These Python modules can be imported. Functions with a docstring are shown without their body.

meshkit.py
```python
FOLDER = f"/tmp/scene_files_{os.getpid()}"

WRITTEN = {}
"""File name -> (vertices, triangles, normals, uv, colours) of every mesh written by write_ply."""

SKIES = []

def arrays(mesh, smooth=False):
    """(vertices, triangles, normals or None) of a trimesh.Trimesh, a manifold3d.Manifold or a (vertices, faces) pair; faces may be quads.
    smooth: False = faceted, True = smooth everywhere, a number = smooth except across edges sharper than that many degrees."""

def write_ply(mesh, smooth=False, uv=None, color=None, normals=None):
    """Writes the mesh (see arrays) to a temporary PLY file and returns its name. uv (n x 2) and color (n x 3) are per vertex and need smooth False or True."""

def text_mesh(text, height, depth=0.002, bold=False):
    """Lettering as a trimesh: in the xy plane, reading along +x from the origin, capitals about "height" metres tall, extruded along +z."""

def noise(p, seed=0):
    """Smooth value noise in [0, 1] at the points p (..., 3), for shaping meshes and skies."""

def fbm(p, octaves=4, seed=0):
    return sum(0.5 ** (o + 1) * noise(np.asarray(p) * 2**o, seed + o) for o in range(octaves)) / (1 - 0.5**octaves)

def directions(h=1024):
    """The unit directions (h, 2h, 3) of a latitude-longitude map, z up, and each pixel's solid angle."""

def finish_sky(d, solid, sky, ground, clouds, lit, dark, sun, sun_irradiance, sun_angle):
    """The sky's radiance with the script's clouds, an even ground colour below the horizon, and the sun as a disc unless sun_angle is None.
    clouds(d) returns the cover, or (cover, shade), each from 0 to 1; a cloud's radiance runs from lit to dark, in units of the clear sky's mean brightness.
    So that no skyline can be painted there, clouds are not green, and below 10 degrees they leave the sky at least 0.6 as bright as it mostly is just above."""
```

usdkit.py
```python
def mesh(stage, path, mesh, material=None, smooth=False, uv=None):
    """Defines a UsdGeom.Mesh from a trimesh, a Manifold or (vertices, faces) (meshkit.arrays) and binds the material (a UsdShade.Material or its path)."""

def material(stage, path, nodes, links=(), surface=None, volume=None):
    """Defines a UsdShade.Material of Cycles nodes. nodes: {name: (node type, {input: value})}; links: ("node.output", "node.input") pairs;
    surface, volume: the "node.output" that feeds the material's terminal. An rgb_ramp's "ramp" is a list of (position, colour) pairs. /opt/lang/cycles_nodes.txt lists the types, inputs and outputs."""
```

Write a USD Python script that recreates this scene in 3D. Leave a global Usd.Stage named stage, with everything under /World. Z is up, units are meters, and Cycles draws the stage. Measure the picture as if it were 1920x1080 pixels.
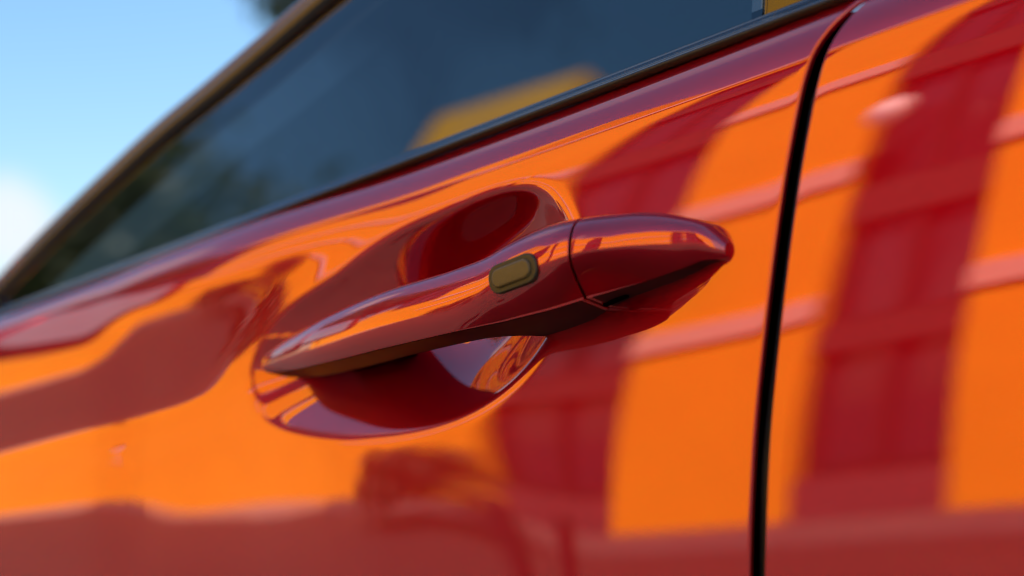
import math, random
import numpy as np
import trimesh
from scipy.interpolate import PchipInterpolator, CubicSpline, BSpline
from scipy.spatial import cKDTree
from pxr import Usd, UsdGeom, UsdLux, UsdShade, Gf, Sdf, Vt
import usdkit, meshkit

random.seed(7)
rng = np.random.default_rng(7)
stage = Usd.Stage.CreateInMemory()
UsdGeom.SetStageUpAxis(stage, UsdGeom.Tokens.z)
UsdGeom.SetStageMetersPerUnit(stage, 1.0)
UsdGeom.Xform.Define(stage, '/World')
UsdGeom.Scope.Define(stage, '/World/Looks')

# ------------------------------------------------------------------ camera, sky, sun, exposure
cam = UsdGeom.Camera.Define(stage, '/World/camera')
cam.CreateHorizontalApertureAttr(36.0)
cam.CreateVerticalApertureAttr(20.25)
cam.CreateFocalLengthAttr(56.25)
cam.CreateFStopAttr(5.0)
cam.CreateFocusDistanceAttr(0.56)
cam.CreateClippingRangeAttr(Gf.Vec2f(0.02, 3000))
cam.CreateExposureAttr(1.35)
CAM = np.array([0.0, -0.40, 0.90])
TH, PI_ = math.radians(46.0), math.radians(6.5)
fw = np.array([-math.sin(TH) * math.cos(PI_), math.cos(TH) * math.cos(PI_), math.sin(PI_)])
rt = np.array([math.cos(TH), math.sin(TH), 0.0])
up = np.cross(rt, fw)
M = np.eye(4)
M[0, :3], M[1, :3], M[2, :3], M[3, :3] = rt, up, -fw, CAM
cam.AddTransformOp().Set(Gf.Matrix4d(M.tolist()))

SUN = np.array([0.36, 0.78, 0.95]); SUN /= np.linalg.norm(SUN)
sun = UsdLux.DistantLight.Define(stage, '/World/sun')
sun.CreateIntensityAttr(1.25)
sun.CreateAngleAttr(0.5)
sun.CreateNormalizeAttr(True) if hasattr(sun, 'CreateNormalizeAttr') else None
sun.CreateColorAttr(Gf.Vec3f(1.0, 0.93, 0.82))
zx = SUN; xx = np.cross([0, 0, 1.0], zx); xx /= np.linalg.norm(xx); yy = np.cross(zx, xx)
L = np.eye(4); L[0, :3], L[1, :3], L[2, :3] = xx, yy, zx
sun.AddTransformOp().Set(Gf.Matrix4d(L.tolist()))

# sky with a handful of fair-weather cumulus clouds
CLOUDS = [((-0.886, 0.440, 0.147), 0.0013, 0.95), ((-0.905, -0.10, 0.44), 0.010, 0.9), ((0.2, -0.75, 0.62), 0.05, 0.7),
          ((0.75, 0.55, 0.35), 0.07, 0.8), ((-0.70, 0.08, 0.71), 0.03, 0.3), ((0.85, -0.45, 0.3), 0.06, 0.8), ((-0.45, -0.80, 0.75), 0.02, 0.5)]
sn = {
    'tc': ('texture_coordinate', {}),
    'sky': ('sky_texture', {'sky_type': 'single_scattering', 'sun_disc': False, 'sun_elevation': float(math.asin(SUN[2])),
                            'sun_rotation': float(math.atan2(SUN[0], SUN[1])), 'air_density': 1.3, 'aerosol_density': 0.6, 'ozone_density': 3.0}),
    'nz': ('noise_texture', {'scale': 7.0, 'detail': 6.0, 'roughness': 0.6}),
    'hs': ('hsv', {'saturation': 1.2}),
    'bg': ('background_shader', {'strength': 0.082}),
    'mx': ('mix_color', {'b': (4.3, 4.6, 5.0), 'use_clamp': False}),
}
sl = [('tc.generated', 'nz.vector')]
prev = None
for i, (cdir, size, amount) in enumerate(CLOUDS):
    c = np.array(cdir) / np.linalg.norm(cdir)
    sn[f'dt{i}'] = ('vector_math', {'math_type': 'dot_product', 'vector2': tuple(c)})
    # distance measure plus noise, so the outline is billowy
    sn[f'ad{i}'] = ('math', {'math_type': 'multiply_add', 'value2': size * 0.9, 'value3': -size * 0.45})
    sn[f'sm{i}'] = ('math', {'math_type': 'add'})
    sn[f'mr{i}'] = ('map_range', {'range_type': 'smoothstep', 'from_min': 1 - size * 0.55, 'from_max': 1 - size * 0.12, 'to_min': 0.0, 'to_max': amount, 'clamp': True})
    sl += [('tc.generated', f'dt{i}.vector1'), ('nz.fac', f'ad{i}.value1'), (f'dt{i}.value', f'sm{i}.value1'), (f'ad{i}.value', f'sm{i}.value2'), (f'sm{i}.value', f'mr{i}.value')]
    if prev is None:
        prev = f'mr{i}.result'
    else:
        sn[f'mxm{i}'] = ('math', {'math_type': 'maximum'})
        sl += [(prev, f'mxm{i}.value1'), (f'mr{i}.result', f'mxm{i}.value2')]
        prev = f'mxm{i}.value'
sl += [(prev, 'mx.fac'), ('sky.color', 'hs.color'), ('hs.color', 'mx.a'), ('mx.result', 'bg.color')]
sky_mat = usdkit.material(stage, '/World/Looks/sky', sn, sl, surface='bg.background')
dome = UsdLux.DomeLight.Define(stage, '/World/sky')
UsdShade.MaterialBindingAPI.Apply(dome.GetPrim()).Bind(sky_mat)
dome.GetPrim().SetCustomDataByKey('kind', 'structure')

# ------------------------------------------------------------------ materials
def mat(name, nodes, links=(), surface='p.BSDF'):
    return usdkit.material(stage, '/World/Looks/' + name, nodes, links, surface=surface)

def plain(name, col, rough=0.5, metallic=0.0, var=0.0, scale=8.0, bump=0.0, bscale=200.0, **kw):
    nodes = {'p': ('principled_bsdf', dict(base_color=col, roughness=rough, metallic=metallic, **kw))}
    links = []
    if var or bump:
        nodes['tc'] = ('texture_coordinate', {})
    if var:
        nodes['n'] = ('noise_texture', {'scale': scale, 'detail': 6.0, 'roughness': 0.65})
        nodes['r'] = ('rgb_ramp', {'ramp': [(0.25, tuple(c * (1 - var) for c in col)), (0.75, tuple(min(1, c * (1 + var)) for c in col))]})
        links += [('tc.object', 'n.vector'), ('n.fac', 'r.fac'), ('r.color', 'p.base_color')]
    if bump:
        nodes['bn'] = ('noise_texture', {'scale': bscale, 'detail': 4.0})
        nodes['b'] = ('bump', {'strength': bump, 'distance': 0.002})
        links += [('tc.object', 'bn.vector'), ('bn.fac', 'b.height'), ('b.normal', 'p.normal')]
    return mat(name, nodes, links)

# metallic candy red under a clear coat with a faint orange peel
m_paint = mat('car_paint', {
    'tc': ('texture_coordinate', {}),
    'pn': ('noise_texture', {'scale': 210.0, 'detail': 2.0}),
    'pb': ('bump', {'strength': 0.004, 'distance': 0.0006}),
    'p': ('principled_bsdf', {'base_color': (0.35, 0.0006, 0.010), 'specular_ior_level': 0.0, 'metallic': 0.6, 'roughness': 0.42, 'coat_weight': 1.0,
                              'coat_roughness': 0.004, 'coat_ior': 2.05}),
    'q': ('principled_bsdf', {'base_color': (0.95, 0.05, 0.02), 'metallic': 1.0, 'roughness': 0.03}),
    'm': ('mix_closure', {'fac': 0.15}),
}, [('tc.object', 'pn.vector'), ('pn.fac', 'pb.height'), ('pb.normal', 'p.coat_normal'), ('pb.normal', 'q.normal'), ('p.BSDF', 'm.closure1'), ('q.BSDF', 'm.closure2')], surface='m.closure')
m_black = plain('gloss_black_trim', (0.012, 0.012, 0.013), 0.12, coat_weight=0.6, coat_roughness=0.03)
m_pillar = plain('pillar_paint', (0.05, 0.02, 0.02), 0.25, coat_weight=1.0, coat_roughness=0.02)
m_rubber = plain('rubber', (0.012, 0.012, 0.012), 0.55, bump=0.2, bscale=900)
m_dark = plain('dark_jamb', (0.003, 0.003, 0.003), 0.9, specular_ior_level=0.0)
m_chrome = plain('satin_strip', (0.14, 0.145, 0.15), 0.22, metallic=1.0)
m_pad = plain('sensor_pad', (0.085, 0.07, 0.028), 0.42, bump=0.15, bscale=2500)
m_ring = plain('sensor_ring', (0.022, 0.024, 0.016), 0.45)
m_tyre = plain('tyre', (0.015, 0.015, 0.016), 0.8, var=0.2)
m_alloy = plain('alloy', (0.55, 0.56, 0.58), 0.3, metallic=1.0)
m_cloth = plain('seat_cloth', (0.02, 0.02, 0.022), 0.9, var=0.25, scale=60)
m_liner = plain('interior_liner', (0.03, 0.03, 0.032), 0.9)
m_mirror = plain('mirror_glass', (0.85, 0.86, 0.88), 0.01, metallic=1.0)
def pane(name, tint, f0=0.05, gloss=(1, 1, 1)):
    return mat(name, {'l': ('layer_weight', {'blend': 0.5}), 'w': ('math', {'math_type': 'power', 'value2': 4.5}), 'f': ('map_range', {'to_min': f0, 'to_max': 1.0, 'clamp': True}),
                      't': ('transparent_bsdf', {'color': tint}), 'g': ('glossy_bsdf', {'color': gloss, 'roughness': 0.0}),
                      'm': ('mix_closure', {})}, [('l.facing', 'w.value1'), ('w.value', 'f.value'), ('f.result', 'm.fac'), ('t.BSDF', 'm.closure1'), ('g.BSDF', 'm.closure2')], surface='m.closure')
m_glass = pane('tinted_glass', (0.035, 0.045, 0.05), 0.10)
m_wscreen = pane('windscreen_glass', (0.55, 0.60, 0.58), 0.05)
m_asphalt = plain('asphalt', (0.036, 0.034, 0.033), 0.9, var=0.35, scale=3.0, bump=0.6, bscale=120)
m_paving = plain('paving', (0.10, 0.09, 0.085), 0.85, var=0.12, scale=6)
m_kerb = plain('kerb', (0.14, 0.13, 0.12), 0.85, var=0.15)
m_yellow = plain('yellow_render', (0.84, 0.40, 0.003), 0.9, var=0.07, scale=1.5, bump=0.3, bscale=60)
m_yellow2 = plain('amber_render', (0.82, 0.40, 0.003), 0.9, var=0.07, scale=1.2, bump=0.3, bscale=60)
m_pale = plain('pale_band', (0.70, 0.47, 0.36), 0.8, var=0.05)
m_frame = plain('dark_frame', (0.02, 0.018, 0.02), 0.4)
m_plinth = plain('plinth', (0.045, 0.025, 0.025), 0.8, var=0.2)
m_wpane = plain('window_pane', (0.032, 0.026, 0.040), 0.03, coat_weight=0.5)  # faint violet base colour stands in for reflected sky
m_base = plain('base_panel', (0.10, 0.05, 0.055), 0.7, var=0.2)
m_white = plain('white_globe', (0.85, 0.85, 0.83), 0.3)
m_grey = plain('grey_render', (0.30, 0.28, 0.27), 0.85, var=0.1)
m_bark = plain('bark', (0.07, 0.05, 0.035), 0.95, var=0.3, scale=20)
m_leaf = mat('leaf', {
    'oi': ('geometry', {}), 'r': ('rgb_ramp', {'ramp': [(0, (0.06, 0.075, 0.04)), (1, (0.15, 0.155, 0.09))]}),
    'd': ('principled_bsdf', {'roughness': 0.5}), 't': ('translucent_bsdf', {'color': (0.10, 0.16, 0.03)}), 'm': ('mix_closure', {'fac': 0.3})},
    [('oi.random_per_island', 'r.fac'), ('r.color', 'd.base_color'), ('d.BSDF', 'm.closure1'), ('t.BSDF', 'm.closure2')], surface='m.closure')

# ------------------------------------------------------------------ helpers
used = {}
def path_for(name, parent):
    base = (parent.GetPath().pathString if parent else '/World') + '/' + name
    n = used.get(base, 0); used[base] = n + 1
    return base if n == 0 else f'{base}_{n:03d}'

def obj(name, mesh, material, parent=None, smooth=False, kind=None):
    p = path_for(name, parent)
    m = usdkit.mesh(stage, p, mesh, material, smooth=smooth).GetPrim()
    if kind: m.SetCustomDataByKey('kind', kind)
    return m

def gridobj(name, P, material, parent=None, flip=False, wrap=False, normals=None, extra=None):
    """A grid of points (n x m x 3) as a mesh with its own smooth normals."""
    n, m = P.shape[:2]
    idx = np.arange(n * m).reshape(n, m)
    if wrap:
        a, b = idx, np.roll(idx, -1, 1)
        q = np.stack([a[:-1], a[1:], b[1:], b[:-1]], -1).reshape(-1, 4)
    else:
        q = np.stack([idx[:-1, :-1], idx[1:, :-1], idx[1:, 1:], idx[:-1, 1:]], -1).reshape(-1, 4)
    if flip: q = q[:, ::-1]
    V = P.reshape(-1, 3)
    if normals is None:
        tri = np.vstack([q[:, [0, 1, 2]], q[:, [0, 2, 3]]])
        fn = np.cross(V[tri[:, 1]] - V[tri[:, 0]], V[tri[:, 2]] - V[tri[:, 0]])
        N = np.zeros_like(V)
        for k in range(3): np.add.at(N, tri[:, k], fn)
    else:
        N = normals.reshape(-1, 3)
    N = N / np.maximum(np.linalg.norm(N, axis=1, keepdims=True), 1e-20)
    p = path_for(name, parent)
    me = UsdGeom.Mesh.Define(stage, p)
    me.CreatePointsAttr(Vt.Vec3fArray.FromNumpy(V.astype(np.float32)))
    me.CreateFaceVertexCountsAttr(Vt.IntArray.FromNumpy(np.full(len(q), 4, np.int32)))
    me.CreateFaceVertexIndicesAttr(Vt.IntArray.FromNumpy(q.astype(np.int32).ravel()))
    me.CreateSubdivisionSchemeAttr('none')
    me.CreateNormalsAttr(Vt.Vec3fArray.FromNumpy(N.astype(np.float32)))
    me.SetNormalsInterpolation('vertex')
    UsdShade.MaterialBindingAPI.Apply(me.GetPrim()).Bind(material)
    return me.GetPrim()

def thing(name, label, cat, loc=(0, 0, 0), rotz=0.0, group=None):
    x = UsdGeom.Xform.Define(stage, path_for(name, None))
    x.AddTranslateOp().Set(Gf.Vec3d(*map(float, loc)))
    if rotz: x.AddRotateZOp().Set(math.degrees(rotz))
    return tag(x.GetPrim(), label, cat, group)

def tag(p, label, cat, group=None):
    p.SetCustomDataByKey('label', label); p.SetCustomDataByKey('category', cat)
    if group: p.SetCustomDataByKey('group', group)
    return p

def box(x0, x1, y0, y1, z0, z1):
    b = trimesh.creation.box([x1 - x0, y1 - y0, z1 - z0]); b.apply_translation([(x0 + x1) / 2, (y0 + y1) / 2, (z0 + z1) / 2]); return b

def rbox(x0, x1, y0, y1, z0, z1, r):
    import manifold3d as m3
    s = m3.Manifold.sphere(r, 24)
    pts = [s.translate((a, b, c)) for a in (x0 + r, x1 - r) for b in (y0 + r, y1 - r) for c in (z0 + r, z1 - r)]
    h = m3.Manifold.batch_hull(pts).to_mesh()
    return trimesh.Trimesh(h.vert_properties[:, :3], h.tri_verts)

def sweep(path, prof):
    """prof (k x 2: y, z offsets) carried along path (n x 3), closed; returns the grid of points."""
    return path[:, None, :] + np.stack([np.zeros(len(prof)), prof[:, 0], prof[:, 1]], -1)[None]

# ------------------------------------------------------------------ door panels
def zB(x):                         # height of the waistline, rising to the rear
    return 1.0486 + 0.110 * (x + 0.286)

GAPL = PchipInterpolator([0.30, 0.60, 0.8677, 0.9052, 0.9461, 0.987, 1.0032, 1.0241, 1.0396, 1.06],
                         [-0.325, -0.326, -0.3075, -0.304, -0.298, -0.291, -0.2876, -0.2821, -0.2719, -0.250])
GAPW = 0.0056
TAU = PchipInterpolator(np.array([0, .0025, .0060, .0110, .0170, .0230, .0280, .0320, .0375, .048, .072, .112, .142, .177, .257, .457, .7]),
                        [102, 82, 68, 55, 43, 31, 20, 12, 7, 4.2, 2.4, 0.4, -1.2, -2.1, -4, -7, -12])
UNDER = PchipInterpolator([0, .027, .0376, .043, .0476, .0576, .0726, .0876, .0976, .1096, .122, .131, .142, .187, 1.0],
                          [0, 0, -4.5, -11, -13.6, -14.2, -13.2, -10.8, -3.4, 2.7, -.2, -1.6, -2.0, 0, 0])
MIRR = PchipInterpolator([0, .032, .0376, .043, .0476, .0576, .0726, 1.0], [0, 0, 4, 9, 10, 5, 0, 0])
LOW = PchipInterpolator([0, .105, .130, .160, .22, .40, 1.0], [0, 0, -1.1, -1.8, -1.0, 0, 0])
def smooth01(t):
    t = np.clip(t, 0, 1); return t * t * t * (t * (6 * t - 15) + 10)

sig_f = np.concatenate([np.arange(0, .041, .00045), np.arange(.041, .157, .0007), np.arange(.157, .30, .003), np.arange(.30, .62, .012)])
TW = lambda z: 0.12 * np.tanh((z - 0.955) / 0.12)

def panel_points(X):
    """X: (n,) positions along the car. Returns (n, m) arrays Y, Z of the door skin from the crest of the waist down."""
    s = sig_f
    A = smooth01((-0.445 - 1.6 * (s[None] - .037) - X[:, None]) / 0.13)
    tau = np.radians(TAU(s)[None] + A * UNDER(s)[None] + smooth01((-.66 - X) / .07)[:, None] * MIRR(s)[None] + smooth01((-.36 - X) / .12)[:, None] * LOW(s)[None])
    ds = np.diff(s)
    tm = 0.5 * (tau[:, 1:] + tau[:, :-1])
    dz = -np.cos(tm) * ds; dy = -np.sin(tm) * ds
    Z = np.concatenate([np.zeros((len(X), 1)), np.cumsum(dz, 1)], 1)
    Y = np.concatenate([np.zeros((len(X), 1)), np.cumsum(dy, 1)], 1)
    k1 = np.searchsorted(s, .132)
    Y = Y - 0.5 * (Y[:, [np.searchsorted(s, .027)]] + Y[:, [k1]]) + 0.5 * (YREF[0] + YREF[1])
    Z = Z + zB(X)[:, None]
    Y = Y - 0.15 * 0.12 * np.tanh((X[:, None] + 0.30) / 0.12) * TW(Z)
    return Y, Z

YREF = (0, 0)
def _ref():
    global YREF
    Y, Z = panel_points(np.array([-0.40]))
    k0 = np.searchsorted(sig_f, .092); k1 = np.searchsorted(sig_f, .027); k2 = np.searchsorted(sig_f, .132)
    YREF = (Y[0, k1] - Y[0, k0], Y[0, k2] - Y[0, k0])
_ref()

# cup behind the handle: a star-shaped outline measured on the door skin
RC = np.array([-0.485, 0.9575]); RS = np.array([0.10, 0.045])
rim = np.array([(-.5820, .9340), (-.5805, .9440), (-.5659, .9596), (-.5433, .9717), (-.5145, .9828), (-.494, .9905), (-.4679, .9965), (-.4462, 1.0000), (-.4256, 1.0022),
                (-.4086, 1.0024), (-.3978, .9997), (-.3911, .9941), (-.3885, .9881), (-.3873, .9709), (-.3926, .9525), (-.3979, .9453), (-.4074, .9344), (-.4198, .9272),
                (-.4311, .9227), (-.4517, .9183), (-.4733, .9151), (-.4961, .9130), (-.5201, .9128), (-.5419, .9147), (-.557, .9176), (-.5707, .9232)])
q = (rim - RC) / RS
ang = np.arctan2(q[:, 1], q[:, 0]); rad = np.hypot(q[:, 0], q[:, 1])
o = np.argsort(ang); ang, rad = ang[o], rad[o]
from scipy.interpolate import UnivariateSpline
aa = np.concatenate([ang - 2 * np.pi, ang, ang + 2 * np.pi]); rr = np.tile(rad, 3)
RSPL = UnivariateSpline(aa, rr, k=3, s=len(aa) * 0.012 ** 2)
def cup(X, Z):
    u, w = (X - RC[0]) / RS[0], (Z - RC[1]) / RS[1]
    ph = np.arctan2(w, u); r = np.hypot(u, w)
    R = RSPL(ph)
    e = r / R
    local = R * np.hypot(np.cos(ph) * RS[0], np.sin(ph) * RS[1])
    t = (1 - e) * (0.55 * local + 0.45 * 0.042)
    w0 = 0.0011
    sp = w0 * np.logaddexp(0, np.clip(t, -0.05, 1) / w0)
    D = 0.021
    return D * np.tanh((0.56 + 0.24 * np.cos(ph) + 0.20 * np.clip(np.sin(ph), 0, 1)) * sp / D) * (0.92 + 0.08 * np.cos(ph))

def door_skin(ts, edge_fn, x_start, side):
    """Grid of the skin between x_start and the shut line; side +1: shut line at the rear of this panel."""
    # first estimate Z with mid X to place the shut line for each row
    Y0, Z0 = panel_points(np.array([-0.30]))
    xe = edge_fn(Z0[0])
    cols = []
    P = np.zeros((len(ts), len(sig_f), 3))
    XX = x_start + ts[:, None] * (xe[None] - x_start)
    for j in range(len(sig_f)):
        pass
    # interpolate skin over a column set
    Xs = np.linspace(XX.min() - .002, XX.max() + .002, 900)
    Ys, Zs = panel_points(Xs)
    for j in range(len(sig_f)):
        P[:, j, 0] = XX[:, j]
        P[:, j, 1] = np.interp(XX[:, j], Xs, Ys[:, j])
        P[:, j, 2] = np.interp(XX[:, j], Xs, Zs[:, j])
    return P

def hem(P, side, r=0.0010, deep=0.0008):
    """Rolled edge added after the last row of the grid (the shut line)."""
    last, before = P[-1], P[-2]
    t = last - before; t /= np.linalg.norm(t, axis=1, keepdims=True)
    along = np.gradient(last, axis=0); along /= np.linalg.norm(along, axis=1, keepdims=True)
    n = np.cross(along, t); n /= np.linalg.norm(n, axis=1, keepdims=True)
    n[np.einsum('ij,ij->i', n, np.tile([0, -1, .3], (len(n), 1))) < 0] *= -1
    rows = []
    for a in np.linspace(0, np.pi / 2, 9)[1:]:
        rows.append(last + t * (r * math.sin(a)) - n * (r * (1 - math.cos(a))))
    rows.append(rows[-1] - n * deep)
    return np.concatenate([P, np.array(rows)], 0)

car = thing('parked_car', 'glossy metallic red car seen close at its door handle and shut line', 'car')
ts = []
x0f = -1.10
segs = [(-1.10, -0.62, .006), (-0.62, -0.376, .0007), (-0.376, -0.300, .0016)]
xs = np.concatenate([np.arange(a, b, d) for a, b, d in segs] + [[-0.298]])
ts = (xs - x0f) / (-0.298 - x0f)
P = door_skin(ts, lambda z: GAPL(z) - GAPW / 2 - 0.0010, x0f, 1)
P[..., 1] += cup(P[..., 0], P[..., 2])
P = hem(P, 1)
front_door = gridobj('front_door', P, m_paint, car, flip=True)
FD = P

ts2 = np.concatenate([np.linspace(0, .08, 5)[:-1], np.linspace(.08, 1, 160)])[::-1]
xr0 = 0.75
Pr = door_skin(1 - np.linspace(0, 1, 240)[::-1] if False else np.linspace(0, 1, 240), lambda z: GAPL(z) + GAPW / 2 + 0.0010, xr0, -1)
Pr = hem(Pr, -1)
rear_door = gridobj('rear_door', Pr, m_paint, car, flip=False)

# what is seen in the shut line: a rubber seal on the dark jamb
zz = np.linspace(0.45, 1.045, 60)
jx = GAPL(zz)
yj = 0.013 + np.interp(zz, [0.45, 0.9, 1.02, 1.045], [0.03, 0.0, 0.003, 0.012])
jl = np.stack([np.stack([jx - .03, yj, zz], -1), np.stack([jx, yj - 0.004, zz], -1), np.stack([jx + .03, yj, zz], -1)], 0)
gridobj('door_jamb', jl, m_dark, car)
a8 = np.linspace(0, 2 * np.pi, 13)[:-1]
tube = np.stack([np.stack([jx + .004 * np.cos(a), yj - .005 + .004 * np.sin(a), zz], -1) for a in a8], 1)
gridobj('door_seal', tube, m_rubber, car, wrap=True)

# ------------------------------------------------------------------ door handle
ST = np.array([
    # x,     yf,     yb,     ztop,   zcrease, zlow,  inset of the crease
    [-.5637, -.0030, .0015, .9472, .9430, .9426, .085],
    [-.5612, -.0055, .0030, .9483, .9421, .9410, .085],
    [-.5480, -.0115, .0025, .9515, .9409, .9390, .09],
    [-.5250, -.0185, -.0015, .9564, .9404, .9385, .10],
    [-.4900, -.0275, -.0095, .9616, .9415, .9398, .12],
    [-.4500, -.0337, -.0150, .9667, .9442, .9430, .14],
    [-.4100, -.0365, -.0170, .9707, .9473, .9462, .14],
    [-.3950, -.0371, -.0100, .9738, .9487, .9470, .15],
    [-.3820, -.0374, .0040, .9789, .9502, .9476, .15],
    [-.3600, -.0366, .0060, .9833, .9538, .9512, .23],
    [-.3520, -.0348, .0050, .9835, .9562, .9545, .32],
    [-.3450, -.0298, .0045, .9839, .9585, .9577, .40],
    [-.3390, -.0240, .0035, .9839, .9602, .9599, .40],
    [-.3330, -.0182, .0030, .9830, .9622, .9621, .36],
    [-.3270, -.0128, .0025, .9810, .9643, .9643, .33],
    [-.3210, -.0082, .0025, .9786, .9664, .9664, .30],
    [-.3170, -.0048, .0025, .9748, .9666, .9666, .28],
    [-.3148, -.0022, .0025, .9720, .9672, .9672, .25]])
STI = [PchipInterpolator(ST[:, 0], ST[:, k]) for k in range(1, 7)]
CP = np.array([(1.0, .30), (1.0, .62), (.98, .90), (.72, 1.0), (.40, 1.0), (.14, .89), (.025, .70), (0, .50), (.0, .30), (.03, .12), (.085, 0), (.085, 0), (.13, -.03), (.5, -.06), (.97, -.06), (1.0, -.03), (1.0, .08)])
nS = 140
kk = 3
cpw = np.vstack([CP, CP[:kk]])
bs = BSpline(np.arange(len(cpw) + kk + 1), cpw, kk)
SEC = bs(np.linspace(kk, len(cpw), nS, endpoint=False))
SEC[:, 0] = (SEC[:, 0] - SEC[:, 0].min()) / np.ptp(SEC[:, 0])
icre = np.argmin(SEC[:, 1] + SEC[:, 0] * .9)
def section(x):
    yf, yb, zt, zc, zl, ci = [float(f(x)) for f in STI]
    s = SEC.copy()
    w = np.clip((0.46 - s[:, 1]) / 0.46, 0, 1) ** 1.5
    s[:, 0] = s[:, 0] + (ci - .085) * w * (1 - s[:, 0]) / (1 - .085)
    hi, lo = s[:, 1].max(), s[icre, 1]
    y = yf + s[:, 0] * (yb - yf)
    z = np.where(s[:, 1] >= lo, zc + (s[:, 1] - lo) / (hi - lo) * (zt - zc), zc)
    # underside slopes from the crease to the low rear edge
    under = (np.arange(nS) > icre)
    f = np.clip(s[:, 0] / .9, 0, 1) * (np.clip((0.25 - s[:, 1]) / .25, 0, 1))
    z = z + under * f * (zl - zc)
    skew = 0.42 * smooth01((x + .42) / .05) * smooth01((-.320 - x) / .03)
    return np.stack([x - skew * (y - yf), y, z], -1)

SEAM = -0.3520
def loft(xs, inset=0.0):
    G = np.array([section(x) for x in xs])
    if inset:
        c = G.mean(1, keepdims=True); dlt = G - c; G = c + dlt * (1 - inset / np.linalg.norm(dlt, axis=2, keepdims=True))
    return G
def close(G, a=True, b=True):
    out = [G]
    if a: out = [np.repeat(G[:1].mean(1, keepdims=True), G.shape[1], 1)] + out
    if b: out = out + [np.repeat(G[-1:].mean(1, keepdims=True), G.shape[1], 1)]
    return np.concatenate(out, 0)
def edge_round(G, end, r=0.0006):
    """Softens the cut edge at the seam: two extra rings, the last one pulled in."""
    ring = G[-1 if end else 0]; c = ring.mean(0)
    dx = np.array([r if end else -r, 0, 0])
    rings = []
    for a in (30, 60, 90):
        a = math.radians(a); d = ring - c; L_ = np.linalg.norm(d, axis=1, keepdims=True)
        rings.append(c + d * (1 - r * (1 - math.cos(a)) / L_) + dx * math.sin(a))
    rings.append(c + (rings[-1] - c) * 0.8)
    rings = np.array(rings)
    return np.concatenate([G, rings], 0) if end else np.concatenate([rings[::-1], G], 0)
lxs = -.5637 + (1 - np.cos(np.linspace(0, np.pi / 2, 60))) * .04
gx = np.concatenate([lxs, np.arange(lxs[-1] + .0012, SEAM - .0008, .0012), [SEAM - .0008]])
G = loft(gx)
grip = gridobj('door_handle', close(edge_round(G, True), True, False), m_paint, car, wrap=True)
rxs = -.3148 - (1 - np.cos(np.linspace(0, np.pi / 2, 60))) * .03
cx = np.concatenate([[SEAM + .0008], np.arange(SEAM + .002, rxs[-1] - .0008, .0010), rxs[::-1]])
GC = loft(cx)
gridobj('handle_cap', close(edge_round(GC, False), False, True), m_paint, grip, wrap=True)
gridobj('seam_gasket', loft(np.linspace(SEAM - .0022, SEAM + .0022, 6), 0.0011), m_dark, grip, wrap=True)
# added skin: shade painted dark along underside and back of grip and cap
m_shade = plain('handle_shade', (0.022, 0.002, 0.004), 0.45, specular_ior_level=0.12)
def shade_skin(xs):
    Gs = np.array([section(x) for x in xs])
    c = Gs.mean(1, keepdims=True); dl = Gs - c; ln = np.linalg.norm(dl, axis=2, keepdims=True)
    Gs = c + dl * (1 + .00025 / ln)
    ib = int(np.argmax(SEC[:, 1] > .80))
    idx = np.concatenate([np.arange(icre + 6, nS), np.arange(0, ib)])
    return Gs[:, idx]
gridobj('handle_shade', shade_skin(gx[(gx > -.5600) & (gx < SEAM - .0012)]), m_shade, grip)
gridobj('cap_shade', shade_skin(cx[(cx > SEAM + .0012) & (cx < -.3185)]), m_shade, grip)
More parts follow.
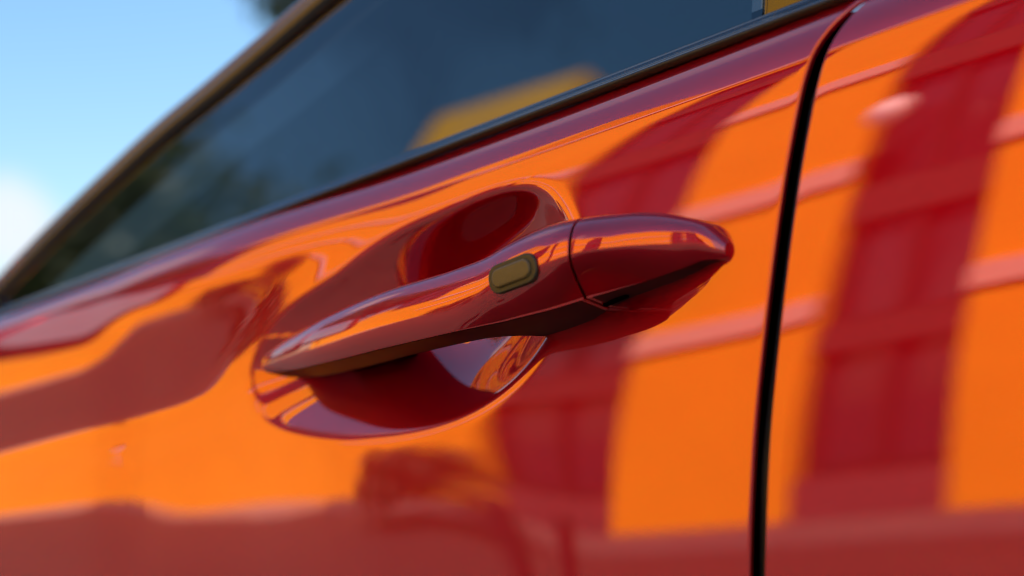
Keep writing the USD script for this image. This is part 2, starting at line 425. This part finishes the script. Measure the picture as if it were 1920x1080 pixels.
# pivot arm behind the front end of the grip
gridobj_box = rbox(-.522, -.482, -.012, .030, .9418, .9540, .0022)
sh = gridobj_box.vertices.copy(); sh[:, 2] += 0.11 * (sh[:, 0] + .51); gridobj_box.vertices = sh
obj('pivot_arm', gridobj_box, m_dark, grip, smooth=40)

def surf_patch(GR, x, zt):
    """Point and normal of the grip's front face at x and height zt."""
    s = section(x); s = s[np.argsort(s[:, 1])]
    front = section(x)
    k = np.argmin(np.abs(front[:, 2] - zt) + 10 * np.maximum(0, front[:, 1] - (front[:, 1].min() + .008)))
    p = front[k]
    ta = front[(k + 3) % nS] - front[(k - 3) % nS]
    s2 = section(x + .004); tb = s2[k] - section(x - .004)[k]
    n = np.cross(ta, tb); n /= np.linalg.norm(n)
    if n[1] > 0: n = -n
    tb /= np.linalg.norm(tb)
    return p, n, tb

def stadium(w, h, r, n=12):
    from shapely.geometry import box as sbox
    return sbox(-w / 2 + r, -h / 2 + r, w / 2 - r, h / 2 - r).buffer(r, quad_segs=n)

def on_patch(mesh, p, n, t, lift):
    b = np.cross(n, t)
    m = np.eye(4); m[:3, 0], m[:3, 1], m[:3, 2], m[:3, 3] = t, b, n, p + n * lift
    mesh = mesh.copy(); mesh.apply_transform(m); return mesh

def pill(w, h, r, hgt, rnd):
    """A low rounded pad: stacked outlines."""
    base = np.array(stadium(w, h, r).exterior.coords)[:-1]
    rings = [np.c_[base, np.full(len(base), -0.0015)]]
    for a in np.linspace(0, 90, 7):
        a = math.radians(a); d = rnd * (1 - math.cos(a))
        pr = np.array(stadium(w - 2 * d, h - 2 * d, max(r - d, 1e-4)).exterior.coords)[:-1]
        if len(pr) != len(base): continue
        rings.append(np.c_[pr, np.full(len(pr), hgt - rnd + rnd * math.sin(a))])
    for f in (.7, .35, 0.0):
        rings.append(np.c_[rings[-1][:, :2] * (f if f else 1e-4) / 1.0, np.full(len(base), hgt + rnd * .12 * (1 - f))])
    V = np.array(rings); k, m = V.shape[:2]
    idx = np.arange(k * m).reshape(k, m)
    a, b = idx, np.roll(idx, -1, 1)
    f = np.stack([a[:-1], b[:-1], b[1:], a[1:]], -1).reshape(-1, 4)
    f = np.vstack([f[:, [0, 1, 2]], f[:, [0, 2, 3]]])
    return trimesh.Trimesh(V.reshape(-1, 3), f, process=False)

pp, pn, pt = surf_patch(G, -0.3750, 0.9640)
obj('sensor_ring', on_patch(pill(.0222, .0100, .0046, .0006, .0005), pp, pn, pt, 0.0002), m_ring, grip, smooth=35)
obj('touch_sensor', on_patch(pill(.0176, .0066, .0030, .0011, .0009), pp, pn, pt, 0.0007), m_pad, grip, smooth=35)

# small release slot under the cap
def under_patch(x, f):
    s = section(x); i = icre + int(f * (nS - icre) * .55)
    p = s[i]; ta = s[i + 3] - s[i - 3]; tb = section(x + .003)[i] - section(x - .003)[i]
    n = np.cross(ta, tb); n /= np.linalg.norm(n)
    if n[2] > 0: n = -n
    return p, n, tb / np.linalg.norm(tb)
kp, kn, kt = under_patch(-0.3475, 0.62)
obj('release_slot', on_patch(pill(.0095, .0036, .0013, .0004, .0003), kp, kn, kt, 0.0005), m_dark, grip, smooth=35)

# ------------------------------------------------------------------ window, mouldings and pillars
W = 1.80
GY0, GS = 0.0185, 0.25
def glass_y(x, z): return GY0 + GS * (z - zB(x) + .007)
PX = np.array([-1.00, -0.864, -0.813, -0.764, -0.718, -0.673, -0.631, -0.585, -0.556, -0.45, -0.30, -0.10, 0.15])
PZ = np.array([0.925, 1.001, 1.028, 1.051, 1.071, 1.087, 1.103, 1.121, 1.131, 1.170, 1.222, 1.287, 1.345])
PIL = PchipInterpolator(PX, PZ)
gxs = np.linspace(-0.90, -0.3165, 90)
gz = np.linspace(0, 1, 24)
Zt = np.maximum(PIL(gxs) + .004, zB(gxs) - .008)
ZZ = (zB(gxs) - .010)[:, None] * (1 - gz) + Zt[:, None] * gz
GP = np.stack([np.repeat(gxs[:, None], 24, 1), glass_y(gxs[:, None], ZZ) + 0.006 * ((ZZ - zB(gxs)[:, None]) / .2) ** 2, ZZ], -1)
gridobj('window_glass', GP, m_glass, car)

# moulding along the waist: three slim strips in front of the glass
bx = np.linspace(-1.02, -0.2745, 120)
def strip(name, x, prof, material):
    path = np.stack([x, np.zeros_like(x), zB(x)], -1)
    pr = np.array(prof)
    gridobj_ = close(sweep(path, pr))
    return gridobj(name, gridobj_, material, car, wrap=True)
def oval(y, z, ry, rz, n=16, rot=0):
    a = np.linspace(0, 2 * np.pi, n + 1)[:-1]
    q = np.stack([ry * np.cos(a), rz * np.sin(a)], -1); c, s = math.cos(rot), math.sin(rot)
    return q @ np.array([[c, s], [-s, c]]) + [y, z]
strip('waist_seal', bx, oval(.0142, -.0022, .0028, .0013), m_rubber)
strip('waist_moulding', bx, oval(.0158, .0004, .0030, .0008, rot=math.radians(42)), m_black)
strip('waist_moulding', bx, oval(.0152, -.0010, .0010, .0006), m_chrome)
strip('waist_seal', bx, oval(.0184, .0030, .0018, .0007, rot=math.radians(55)), m_black)

# gloss black cover of the centre pillar
cpx = np.linspace(-.3212, -.262, 10)
CPz = np.linspace(0, 1, 14)
ZC = (zB(cpx) + .004)[:, None] * (1 - CPz) + (PIL(cpx) - .004)[:, None] * CPz
XC = cpx[:, None] + 0.012 * CPz[None] * 0
CPP = np.stack([np.repeat(cpx[:, None], 14, 1), .0215 + .10 * (ZC - zB(cpx)[:, None]), ZC], -1)
CPP = np.concatenate([CPP[:1] + [0, .012, 0], CPP], 0)
gridobj('centre_pillar_cover', CPP, m_black, car, flip=True)

# roof pillar beside the windscreen, running into the roof rail
pxs = np.linspace(-1.00, 0.15, 80)
pz = PIL(pxs)
py = GY0 + GS * (pz - zB(pxs))
base = np.stack([pxs, py, pz], -1)
tg = np.gradient(base, axis=0); tg /= np.linalg.norm(tg, axis=1, keepdims=True)
side = np.cross(tg, [0, 1, 0]); side /= np.linalg.norm(side, axis=1, keepdims=True); side[side[:, 2] < 0] *= -1
inn = np.tile([0, 1.0, 0], (80, 1))
prof = oval(.016, .0065, .017, .0080, 28)
gridobj('roof_pillar', close(base[:, None] + side[:, None] * prof[None, :, 1:2] + inn[:, None] * prof[None, :, 0:1]), m_pillar, car, wrap=True)
prof = oval(.006, .0010, .0085, .0072, 18)
FP = base * [1, -1, 1] + [0, W, 0]
gridobj('roof_pillar', close(FP[:, None] + side[:, None] * oval(.028, .0065, .05, .012, 28)[None, :, 1:2] - inn[:, None] * oval(.028, .0065, .05, .012, 28)[None, :, 0:1]), m_paint, car, wrap=True)
gridobj('window_frame', close(base[:, None] + side[:, None] * prof[None, :, 1:2] + inn[:, None] * prof[None, :, 0:1]), m_black, car, wrap=True)
# black corner cover in front of the window, at the mirror foot
tri = np.array([(-1.0, zB(-1.0)), (-.845, zB(-.845) + .003), (-.86, PIL(-.86) - .004), (-1.0, PIL(-1.0))])
tv = np.array([[x, glass_y(x, z) - .004, z] for x, z in tri] + [[x, glass_y(x, z) + .006, z] for x, z in tri])
obj('mirror_foot_cover', (tv, np.array([[0, 1, 2, 3], [7, 6, 5, 4], [0, 4, 5, 1], [1, 5, 6, 2], [2, 6, 7, 3], [3, 7, 4, 0]])), m_black, car)

# door mirror, outside the frame but reflected in the door
mir = rbox(-1.06, -0.97, -.240, -.045, .985, 1.075, .030)
mirror = obj('door_mirror', mir, m_paint, car, smooth=40)
obj('mirror_glass', rbox(-.9705, -.9665, -.200, -.06, .997, 1.063, .0018), m_mirror, mirror)
obj('mirror_arm', rbox(-1.05, -.99, -.075, .03, .960, .992, .012), m_black, mirror, smooth=40)

# rest of the body
def strip_body():
    # roof skin between the two roof rails
    rx = np.linspace(-.02, 1.6, 30); ry = np.linspace(0, 1, 25)
    zc_ = np.where(rx < .15, PIL(np.minimum(rx, .15)), 1.345 + .03 * np.sin(np.clip((rx - .15) / 1.6, 0, 1) * np.pi))
    y0 = GY0 + GS * (zc_ - zB(np.minimum(rx, .15)))
    R = np.stack([np.repeat(rx[:, None], 25, 1), y0[:, None] + (W - 2 * y0[:, None]) * ry, zc_[:, None] + .008 + .035 * np.sin(np.pi * ry)], -1)
    return R
gridobj('roof', strip_body(), m_paint, car)
# windscreen between the pillars
wx = np.linspace(-.985, -.02, 40); wyy = np.linspace(0, 1, 20)
wz = PIL(wx); wy0 = GY0 + GS * (wz - zB(wx)) + .05
WS = np.stack([wx[:, None] - .0 * np.sin(np.pi * wyy), wy0[:, None] + (W - 2 * wy0[:, None]) * wyy, np.repeat(wz[:, None], 20, 1) - .004], -1)
gridobj('windscreen', WS, m_wscreen, car)
# far side: door and glass
fx = np.linspace(-1.1, 1.6, 40)
farY = W - .02
gridobj('far_door', np.stack([np.stack([fx, np.full_like(fx, farY - .02 * (k == 0)), zB(np.minimum(fx, .2)) * (1 - k) + .40 * k], -1) for k in (0, .5, 1)], 0), m_paint, car)
ft = np.where(fx < .15, PIL(np.clip(fx, -1, .15)), 1.345)
gridobj('far_window', np.stack([np.stack([fx, farY - .03 - 0 * fx, zB(np.minimum(fx, .2))], -1), np.stack([fx, W - (GY0 + GS * (ft - zB(np.minimum(fx, .15)))), ft], -1)], 0), m_glass, car)
obj('headliner', (np.array([[-.05, .10, 1.295], [1.6, .10, 1.335], [1.6, W - .10, 1.335], [-.05, W - .10, 1.295]]), np.array([[0, 1, 2, 3]])), m_liner, car)
obj('floor_pan', box(-1.6, 1.9, .08, W - .08, .26, .34), m_dark, car)
obj('door_card', box(-1.0, -.29, .075, .10, .45, .985), m_liner, car)
obj('dashboard', rbox(-1.45, -.98, .10, W - .10, .55, .955, .05), m_liner, car, smooth=40)
for yy_ in (.28, 1.05):
    s0 = rbox(-.10, .05, yy_, yy_ + .48, .50, 1.02, .05)
    v = s0.vertices.copy(); v[:, 0] += .25 * (v[:, 2] - .5); s0.vertices = v
    st = obj('seat', s0, m_cloth, car, smooth=40)
    obj('headrest', rbox(.06, .15, yy_ + .11, yy_ + .37, 1.05, 1.21, .04), m_cloth, st, smooth=40)
# front wing, bonnet, lower sill, tail, wheels
wxg = np.linspace(-2.35, -1.105, 50)
rowsZ = np.array([1.0, .985, .96, .92, .85, .75, .62, .5])
WG = np.stack([np.repeat(wxg[:, None], 8, 1), np.tile([.07, .025, .006, -.002, .0, .006, .02, .03], (50, 1)) + (.30 * ((-1.105 - wxg) / 1.25) ** 2)[:, None],
               np.tile(rowsZ, (50, 1)) - .05 + .10 * (wxg[:, None] + 1.105)], -1)
gridobj('front_wing', WG, m_paint, car, flip=True)
hx = np.linspace(-2.35, -1.0, 30); hy = np.linspace(0, 1, 20)
hy0 = .07 + .30 * (np.clip(-1.105 - hx, 0, 9) / 1.25) ** 2
HB = np.stack([np.repeat(hx[:, None], 20, 1), hy0[:, None] + (W - 2 * hy0[:, None]) * hy, (.95 + .10 * (np.minimum(hx, -1.105) + 1.105))[:, None] + .03 * np.sin(np.pi * hy)], -1)
gridobj('bonnet', HB, m_paint, car)
obj('sill', rbox(-1.12, .95, .035, .12, .26, .44, .02), m_black, car, smooth=40)
obj('tail_body', rbox(.76, 2.0, .03, W - .03, .40, 1.10, .12), m_paint, car, smooth=40)
obj('nose_body', rbox(-2.40, -1.50, .18, W - .18, .34, .84, .12), m_paint, car, smooth=40)
for wx_, wy_ in ((-1.62, .12), (1.28, .12), (-1.62, W - .12), (1.28, W - .12)):
    t = trimesh.creation.torus(.235, .085, 40, 18); t.apply_transform(trimesh.transformations.rotation_matrix(np.pi / 2, [1, 0, 0])); t.apply_translation([wx_, wy_, .32])
    wh = obj('wheel', t, m_tyre, car, smooth=50)
    r = trimesh.creation.cylinder(.20, .12, sections=32); r.apply_transform(trimesh.transformations.rotation_matrix(np.pi / 2, [1, 0, 0])); r.apply_translation([wx_, wy_, .32])
    obj('rim', r, m_alloy, wh, smooth=40)

# ------------------------------------------------------------------ ground
g = np.array([[-600, -600, 0], [600, -600, 0], [600, 600, 0], [-600, 600, 0]], float)
obj('ground', (g, np.array([[0, 1, 2, 3]])), m_asphalt, kind='structure')
FY = -7.0                                             # face of the buildings across the way
obj('pavement', box(-10.8, 14, FY + .002, FY + .34, .001, .11), m_paving, kind='structure')
obj('forecourt', box(-40, -10.803, FY + .002, FY + 1.3, .001, .05), plain('cream_paving', (0.34, 0.29, 0.24), 0.85, var=0.1, scale=5), kind='structure')
obj('kerb', box(-10.8, 14, FY + .343, FY + .45, .001, .12), m_kerb, kind='structure')

# ------------------------------------------------------------------ yellow building across the way
bld = thing('yellow_building', 'long yellow rendered building with pale bands and dark glazed bays, mirrored in the red door', 'building', (0, 0, 0))
def facade(parent, x0, x1, h, bays, wallmat, bandz, depth=8.0, bandh=.20):
    edges = [x0]
    for a, b in bays: edges += [a, b]
    edges.append(x1)
    for i in range(0, len(edges), 2):
        obj('wall_pier', box(edges[i], edges[i + 1], FY - .35, FY, .11, h), wallmat, parent)
        for z in bandz:
            obj('string_course', box(edges[i] - .0, edges[i + 1] + .0, FY + .002, FY + .05, z, z + bandh), m_pale, parent)
    obj('rear_wall', box(x0, x1, FY - depth, FY - .36, .11, h), wallmat, parent)
    obj('parapet', box(x0 - .06, x1 + .06, FY - .40, FY + .10, h + .002, h + .22), wallmat if not bays else m_pale, parent)
    for a, b in bays:
        obj('plinth', box(a, b, FY - .30, FY - .02, .11, .40), m_base, parent)
        zs_ = [(.42, 1.40), (1.66, 2.58), (2.90, 4.05), (4.40, 5.40), (5.70, h - .31)]
        for i, (z, zt) in enumerate(zs_):
            w = obj('window', box(a + .003, b - .003, FY - .26, FY - .20, z + .002, zt - .002), m_wpane, parent)
            for fx0, fx1, fz0, fz1 in ((a, a + .07, z, zt), (b - .07, b, z, zt), ((a + b) / 2 - .035, (a + b) / 2 + .035, z, zt), (a + .071, (a + b) / 2 - .036, z, z + .06), ((a + b) / 2 + .036, b - .071, z, z + .06)):
                obj('frame', box(fx0 + .004, fx1 - .004, FY - .196, FY - .12, fz0 + .004, fz1 - .004), m_frame, w)
            if i < len(zs_) - 1:
                obj('spandrel', box(a + .001, b - .001, FY - .30, FY - .06, zt, zs_[i + 1][0]), m_plinth, parent)
        obj('lintel', box(a, b, FY - .34, FY - .005, h - .3, h), wallmat, parent)
BAYS = [(-7.9, -6.55), (-5.2, -4.25), (-1.2, 0.4), (4.2, 5.6)]
facade(bld, -10.8, 9.0, 6.8, BAYS, m_yellow, (1.75, 3.00, 4.28))
glb = trimesh.creation.icosphere(3, .14); glb.apply_translation([-4.93, FY + .25, 3.56])
obj('wall_lamp', glb, m_white, bld, smooth=True)
obj('lamp_bracket', box(-4.95, -4.91, FY - .05, FY + .12, 3.53, 3.59), m_frame, bld)

low = thing('amber_tower', 'tall amber building with dark glazed middle storeys, mirrored low in the side window', 'building')
TX0, TX1 = -13.1, -10.806
obj('wall', box(TX0, TX1, FY - 5, FY - .20, .0, 9.15), m_yellow2, low)
obj('ground_storey', box(TX0, TX1, FY - .198, FY, .0, 3.3), m_yellow2, low)
obj('attic', box(TX0, TX1, FY - .198, FY + .05, 7.3, 9.15), m_yellow2, low)
obj('cornice', box(TX0 - .05, TX1 + .05, FY - .198, FY + .16, 7.08, 7.297), m_pale, low)
for k in range(3):
    for j in range(3):
        x0_ = TX0 + .05 + j * .80; z0_ = 3.35 + k * 1.24
        w = obj('window', box(x0_ + .06, x0_ + .76, FY - .19, FY - .12, z0_ + .10, z0_ + 1.14), m_wpane, low)
        obj('frame', box(x0_, x0_ + .056, FY - .194, FY - .05, z0_, z0_ + 1.236), m_frame, w)
        obj('sill', box(x0_ + .06, x0_ + .79, FY - .194, FY - .02, z0_, z0_ + .097), m_plinth, w)
wl = thing('boundary_wall', 'long low amber boundary wall running on beyond the amber tower', 'wall', (0, 0, 0))
obj('wall_panel', box(-40, -13.104, FY - .3, FY, .0, 3.7), m_yellow2, wl)
obj('coping', box(-40, -13.104, FY - .36, FY + .06, 3.703, 3.82), m_pale, wl)
# two dark bollards in front of the first glazed bay
m_bollard = plain('bollard_paint', (0.018, 0.012, 0.014), 0.5)
def bollard(loc, label):
    b = thing('bollard', label, 'bollard', loc, group='bollards in front of the yellow building')
    c = trimesh.creation.cylinder(.065, .46, sections=28); c.apply_translation([0, 0, .235]); obj('post', c, m_bollard, b, smooth=40)
    d = trimesh.creation.icosphere(3, .065); d.apply_transform(np.diag([1, 1, .6, 1])); d.apply_translation([0, 0, .466]); obj('cap', d, m_bollard, b, smooth=True)
    e = trimesh.creation.cylinder(.10, .02, sections=28); e.apply_translation([0, 0, .0105]); obj('foot_ring', e, m_frame, b, smooth=40)
bollard((-4.92, -4.16, 0), 'dark bollard, left one of the two mirrored low in the front door')
bollard((-4.6, -4.33, 0), 'dark bollard, right one of the two mirrored low in the front door')
# ------------------------------------------------------------------ trees
def tree(name, label, loc, h, crown_r, crown_z, n, seed, leaf=.16, group=None, trunk_r=.14):
    r = np.random.default_rng(seed)
    root = thing(name, label, 'tree', loc)
    pts = np.array([[0, 0, 0], [.05, .02, h * .3], [-.04, .05, h * .6], [.03, 0, h * .9]])
    def limb(a, b, ra, rb, k=8):
        ax = b - a; L_ = np.linalg.norm(ax)
        c = trimesh.creation.cylinder(1.0, 1.0, sections=k); v = c.vertices.copy(); s = v[:, 2] + .5
        v[:, :2] *= (ra * (1 - s) + rb * s)[:, None]; v[:, 2] = s * L_
        c.vertices = v; c.apply_transform(trimesh.geometry.align_vectors([0, 0, 1], ax / L_)); c.apply_translation(a); return c
    ms = [limb(pts[i], pts[i + 1], trunk_r * (1 - i * .3), trunk_r * (1 - (i + 1) * .3)) for i in range(3)]
    cl = []
    for i in range(26):
        d = r.normal(size=3); d[2] = abs(d[2]) * .8 - .2; d /= np.linalg.norm(d)
        e = np.array([0, 0, crown_z]) + d * crown_r * r.uniform(.45, 1.0) * np.array([1, 1, 1.15])
        ms.append(limb(np.array([0, 0, h * r.uniform(.35, .75)]), e, trunk_r * .28, trunk_r * .05, 5)); cl.append(e)
    obj('trunk', trimesh.util.concatenate(ms), m_bark, root)
    cl = np.array(cl)
    k = r.integers(0, len(cl), n)
    c = cl[k] + r.normal(size=(n, 3)) * crown_r * .20
    a = r.normal(size=(n, 3)); a /= np.linalg.norm(a, axis=1, keepdims=True)
    b = np.cross(a, r.normal(size=(n, 3))); b /= np.linalg.norm(b, axis=1, keepdims=True)
    s = leaf * r.uniform(.6, 1.3, n)[:, None]
    V = np.stack([c - a * s, c + b * s * .5, c + a * s, c - b * s * .5], 1).reshape(-1, 3)
    F_ = np.arange(4 * n).reshape(n, 4)
    p = path_for('crown', root)
    me = UsdGeom.Mesh.Define(stage, p)
    me.CreatePointsAttr(Vt.Vec3fArray.FromNumpy(V.astype(np.float32)))
    me.CreateFaceVertexCountsAttr(Vt.IntArray.FromNumpy(np.full(n, 4, np.int32)))
    me.CreateFaceVertexIndicesAttr(Vt.IntArray.FromNumpy(F_.astype(np.int32).ravel()))
    me.CreateSubdivisionSchemeAttr('none')
    UsdShade.MaterialBindingAPI.Apply(me.GetPrim()).Bind(m_leaf)
    return root

tree('street_tree', 'leafy green tree beyond the amber tower, mirrored in the window', (-20.5, -9.5, 0), 11, 4.2, 7.5, 9000, 3, leaf=.22)
tree('street_tree', 'second leafy tree farther along, mirrored at the very front of the window', (-27.0, -8.0, 0), 12, 4.8, 8, 9000, 5, leaf=.24)
tree('shrub', 'low loose shrub at the kerb, faintly mirrored in the door under the handle cup', (-7.2, -5.6, 0), .62, .48, .40, 2600, 11, leaf=.05, trunk_r=.008)
tree('tall_tree', 'tall dark tree behind the car, its crown just showing above the roof pillar', (-18.4, 15.3, 0), 10.4, 2.3, 8.75, 11000, 21, leaf=.2)
